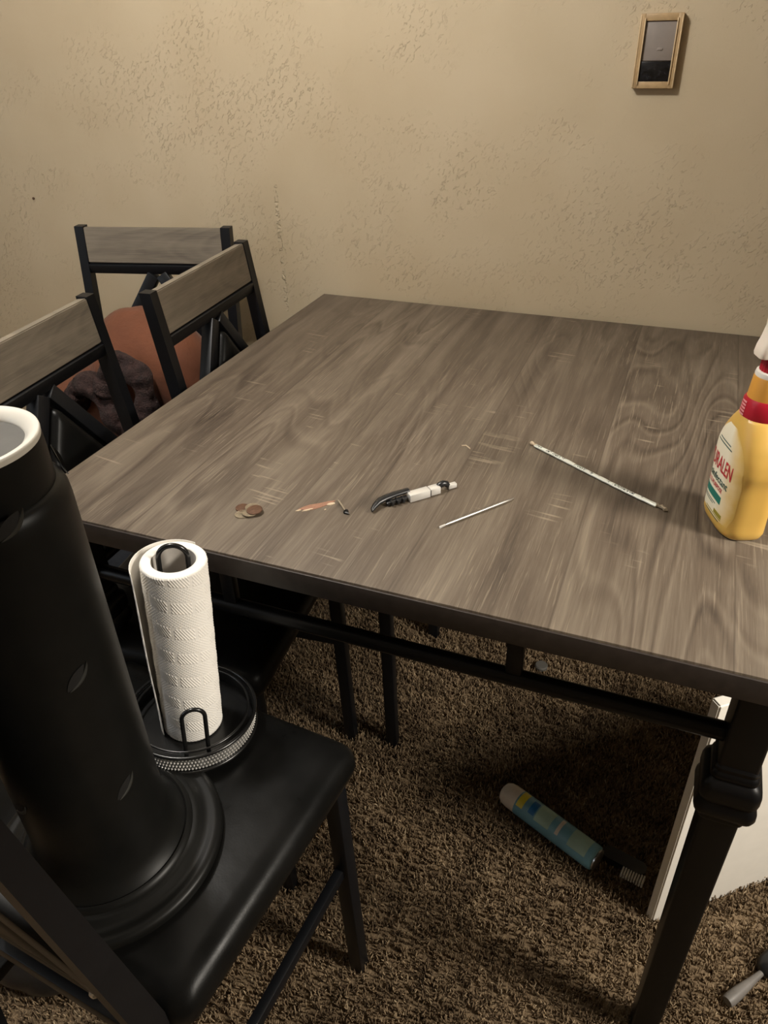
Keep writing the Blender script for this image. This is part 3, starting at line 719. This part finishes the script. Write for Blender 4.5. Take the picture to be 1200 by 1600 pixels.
# ------------------------------------------------------------ things on the floor
A_ = Vector((.692, .414, 0)); B_ = Vector((.918, .316, 0)); an = math.atan2((B_-A_).y, (B_-A_).x); CL = (B_-A_).length
cn = thing('aerosol_can', 'pale blue aerosol can with white domed cap lying on the carpet', 'can', (A_.x, A_.y, .037), (0, 0, an))
def xl(prof, n=32): return MB().loft([[(x, r*math.cos(2*PI*k/n), r*math.sin(2*PI*k/n)) for k in range(n)] for r, x in prof])
xl([(.002, 0), (.012, .001), (.020, .005), (.025, .013), (.0268, .024), (.0270, .046)]).build('cap', M['cancap'], cn, smooth=60)['label'] = 'white domed cap'
xl([(.0255, .045), (.0275, .047), (.0275, CL-.012), (.0265, CL-.006), (.0225, CL-.004)]).build('body', M['canbody'], cn, smooth=60)
xl([(.0228, CL-.005), (.0236, CL-.001), (.020, CL+.001), (.012, CL-.001)]).build('base_rim', M['silver'], cn, smooth=60)
cbd = [c for c in cn.children if c.name.startswith('body')][0]
def cpatch(x0, x1, t0, t1, mat, nm):
    rings = []
    for x in (x0, x1): rings.append([(x, .0278*math.cos(t0+(t1-t0)*k/12), .0278*math.sin(t0+(t1-t0)*k/12)) for k in range(13)])
    MB().loft(rings, closed=False, cap=False).build(nm, mat, cbd, smooth=60)
cpatch(.050, .066, .9, 2.5, M['canyellow'], 'yellow_print'); cpatch(.080, .095, 1.2, 2.4, M['canblue'], 'blue_print')
cpatch(.098, .135, .9, 2.6, M['canpale'], 'pale_print'); cpatch(.150, .158, 1.0, 2.5, M['cancap'], 'pale_print'); cpatch(.182, .225, .8, 2.6, M['canpale'], 'pale_print')
# brush
br = thing('scrub_brush', 'black brush with pale bristles lying beside the white board', 'brush', (.968, .335, .014), (0, 0, math.radians(-12)))
MB().loft([rrect(.045, .015, .012, 5, z, 0, .006) for z in (0, .004, .014, .018)]).build('back', M['blackrub'], br, smooth=50)
for k in range(9): 
    bz = MB()
    for q in range(3): bz.box((.004+k*.0053, -.016-.001*(q % 2), .004+q*.0055), (.0036, .020, .0042), .0008)
    bz.build('bristle_tuft', M['bristle'], br)
# grey handled tool
tl = thing('grey_handled_tool', 'grey tapered handle with black end lying on carpet, bottom right', 'tool', (1.172, .134, .018), (0, 0, math.atan2(.091, .071)))
xl([(.004, 0), (.010, .002), (.0115, .010), (.011, .03), (.008, .06), (.006, .085), (.005, .10)], 20).build('handle', M['greytool'], tl, smooth=60)
xl([(.006, .096), (.014, .100), (.021, .115), (.023, .135), (.018, .155), (.006, .160)], 20).build('head', M['blackrub'], tl, smooth=60)
# lid
o = MB().lathe([(.016, 0), (.0175, .002), (.0175, .009), (.015, .012), (.004, .0125)], 28).build('bottle_lid', M['greydisc']); o.location = (.691, .847, .012)
tag(o, 'small round grey lid on the carpet far under the table', 'lid')
o = MB().box((0, 0, .002), (.07, .025, .003), .0008).build('paper_slip', M['cream']); o.location = (.10, .765, .012); o.rotation_euler = (0, 0, .2)
tag(o, 'pale paper slip on the dark carpet under the chairs', 'paper')
# fabric bin and cardboard box seen beneath the chairs at the left
def openbox(name, label, cat, loc, rz, w_, d_, h_, mat, th=.006):
    t = thing(name, label, cat, loc, (0, 0, rz))
    MB().box((0, 0, th/2), (w_, d_, th), .001).build('bottom', mat, t)
    for s in (-1, 1):
        MB().box((s*(w_/2-th/2), 0, h_/2), (th, d_, h_), .002).build('side', mat, t); MB().box((0, s*(d_/2-th/2), h_/2), (w_, th, h_), .002).build('side', mat, t)
    return t
openbox('fabric_bin', 'grey fabric bin on the carpet beneath the left chairs', 'bin', (-.60, .62, .008), .1, .26, .24, .20, M['greyblue'])

# ------------------------------------------------------------ brown coat heaped on the wall chair
ct = thing('brown_coat', 'brown suede coat with dark fleece lining heaped on the chair by the wall', 'coat', (-.33, .665, .645))
ct.scale = (1, 1, .92)
def lump(name, blobs, mat, seed, amp, res=.012, par=None):
    """smooth union of ellipsoids swept into a heap by ray-marching a field on a sphere"""
    r_ = random.Random(seed); ph = [(r_.uniform(6, 22), r_.uniform(6, 22), r_.uniform(6, 22), r_.uniform(0, 6)) for _ in range(8)]
    cx_ = Vector(np.mean([b[0] for b in blobs], axis=0))
    def F(p):
        s = 0
        for c, rr in blobs:
            d2 = ((p.x-c[0])/rr[0])**2+((p.y-c[1])/rr[1])**2+((p.z-c[2])/rr[2])**2
            s += math.exp(-2.2*(d2-1))
        return s-1
    b = bmesh.new(); bmesh.ops.create_icosphere(b, subdivisions=5, radius=1)
    for v in b.verts:
        d = v.co.normalized(); lo, hi = 0., .6
        t = .6
        while t > .005 and F(cx_+d*t) < 0: t -= .01
        lo, hi = t, t+.01
        for _ in range(6):
            mid = (lo+hi)/2
            if F(cx_+d*mid) < 0: hi = mid
            else: lo = mid
        p = cx_+d*lo
        w = sum(math.sin(p.x*a_+p.y*b_*.7+p.z*c_*.6+q) for a_, b_, c_, q in ph)/8
        w2 = abs(math.sin(p.x*31+3*math.sin(p.z*17+seed)+p.y*20))
        p = p + d*(amp*(w+.35*w2)); p.z = max(p.z, .0015)
        v.co = p
    b.verts.index_update()
    return MB().bm(b).build(name, mat, par, smooth=180)
lump('coat_body', [((.0, .05, .14), (.14, .12, .19)), ((.13, .03, .17), (.08, .08, .13)), ((-.18, .05, .06), (.12, .11, .09)), ((-.06, .06, .10), (.13, .1, .13))], M['suede'], 3, .016, par=ct)
def fleece(name, pts, rad, seed):
    r_ = random.Random(seed); mb = MB(); mb.tube(pts, rad, 18); o = None
    vv = []
    for (x, y, z) in mb.v:
        k = .006*(math.sin(x*170+y*90+seed)+math.sin(z*190+x*60)+math.sin(y*210+z*80))/3+r_.uniform(-.002, .002)
        vv.append((x+k, y-k, max(.002, z+k)))
    mb.v = vv; return mb.build(name, M['fur'], ct, smooth=180)
def curve(ps, n=40):
    ps = [Vector(p) for p in ps]; out = []
    for i in range(len(ps)-1):
        a_, b_, c_, d_ = ps[max(0, i-1)], ps[i], ps[i+1], ps[min(len(ps)-1, i+2)]
        for k in range(n//(len(ps)-1)+1):
            t = k/(n//(len(ps)-1)+1)
            out.append(.5*((2*b_)+(c_-a_)*t+(2*a_-5*b_+4*c_-d_)*t*t+(3*b_-a_-3*c_+d_)*t**3))
    return out+[ps[-1]]
c1 = curve([(.00, -.09, .17), (.025, -.095, .235), (.07, -.095, .262), (.11, -.095, .225), (.115, -.10, .15), (.10, -.10, .08)], 48)
fleece('fleece_collar', c1, [.026+.005*math.sin(i*.5) for i in range(len(c1))], 1)
c2 = curve([(-.13, -.06, .10), (-.09, -.08, .165), (-.045, -.09, .185), (.0, -.095, .14), (.03, -.10, .09), (.07, -.10, .06)], 48)
fleece('fleece_collar', c2, [.028+.005*math.sin(i*.4) for i in range(len(c2))], 2)

bc = lump('black_cloth', [((0, 0, .05), (.16, .11, .09)), ((-.12, .03, .06), (.12, .12, .10)), ((.07, -.02, .03), (.10, .08, .06))], M['blackrub'], 9, .014)
bc.location = (-.10, -.20, .010); tag(bc, 'black crumpled cloth heap on the carpet at bottom left, beneath the nearest chair', 'cloth')
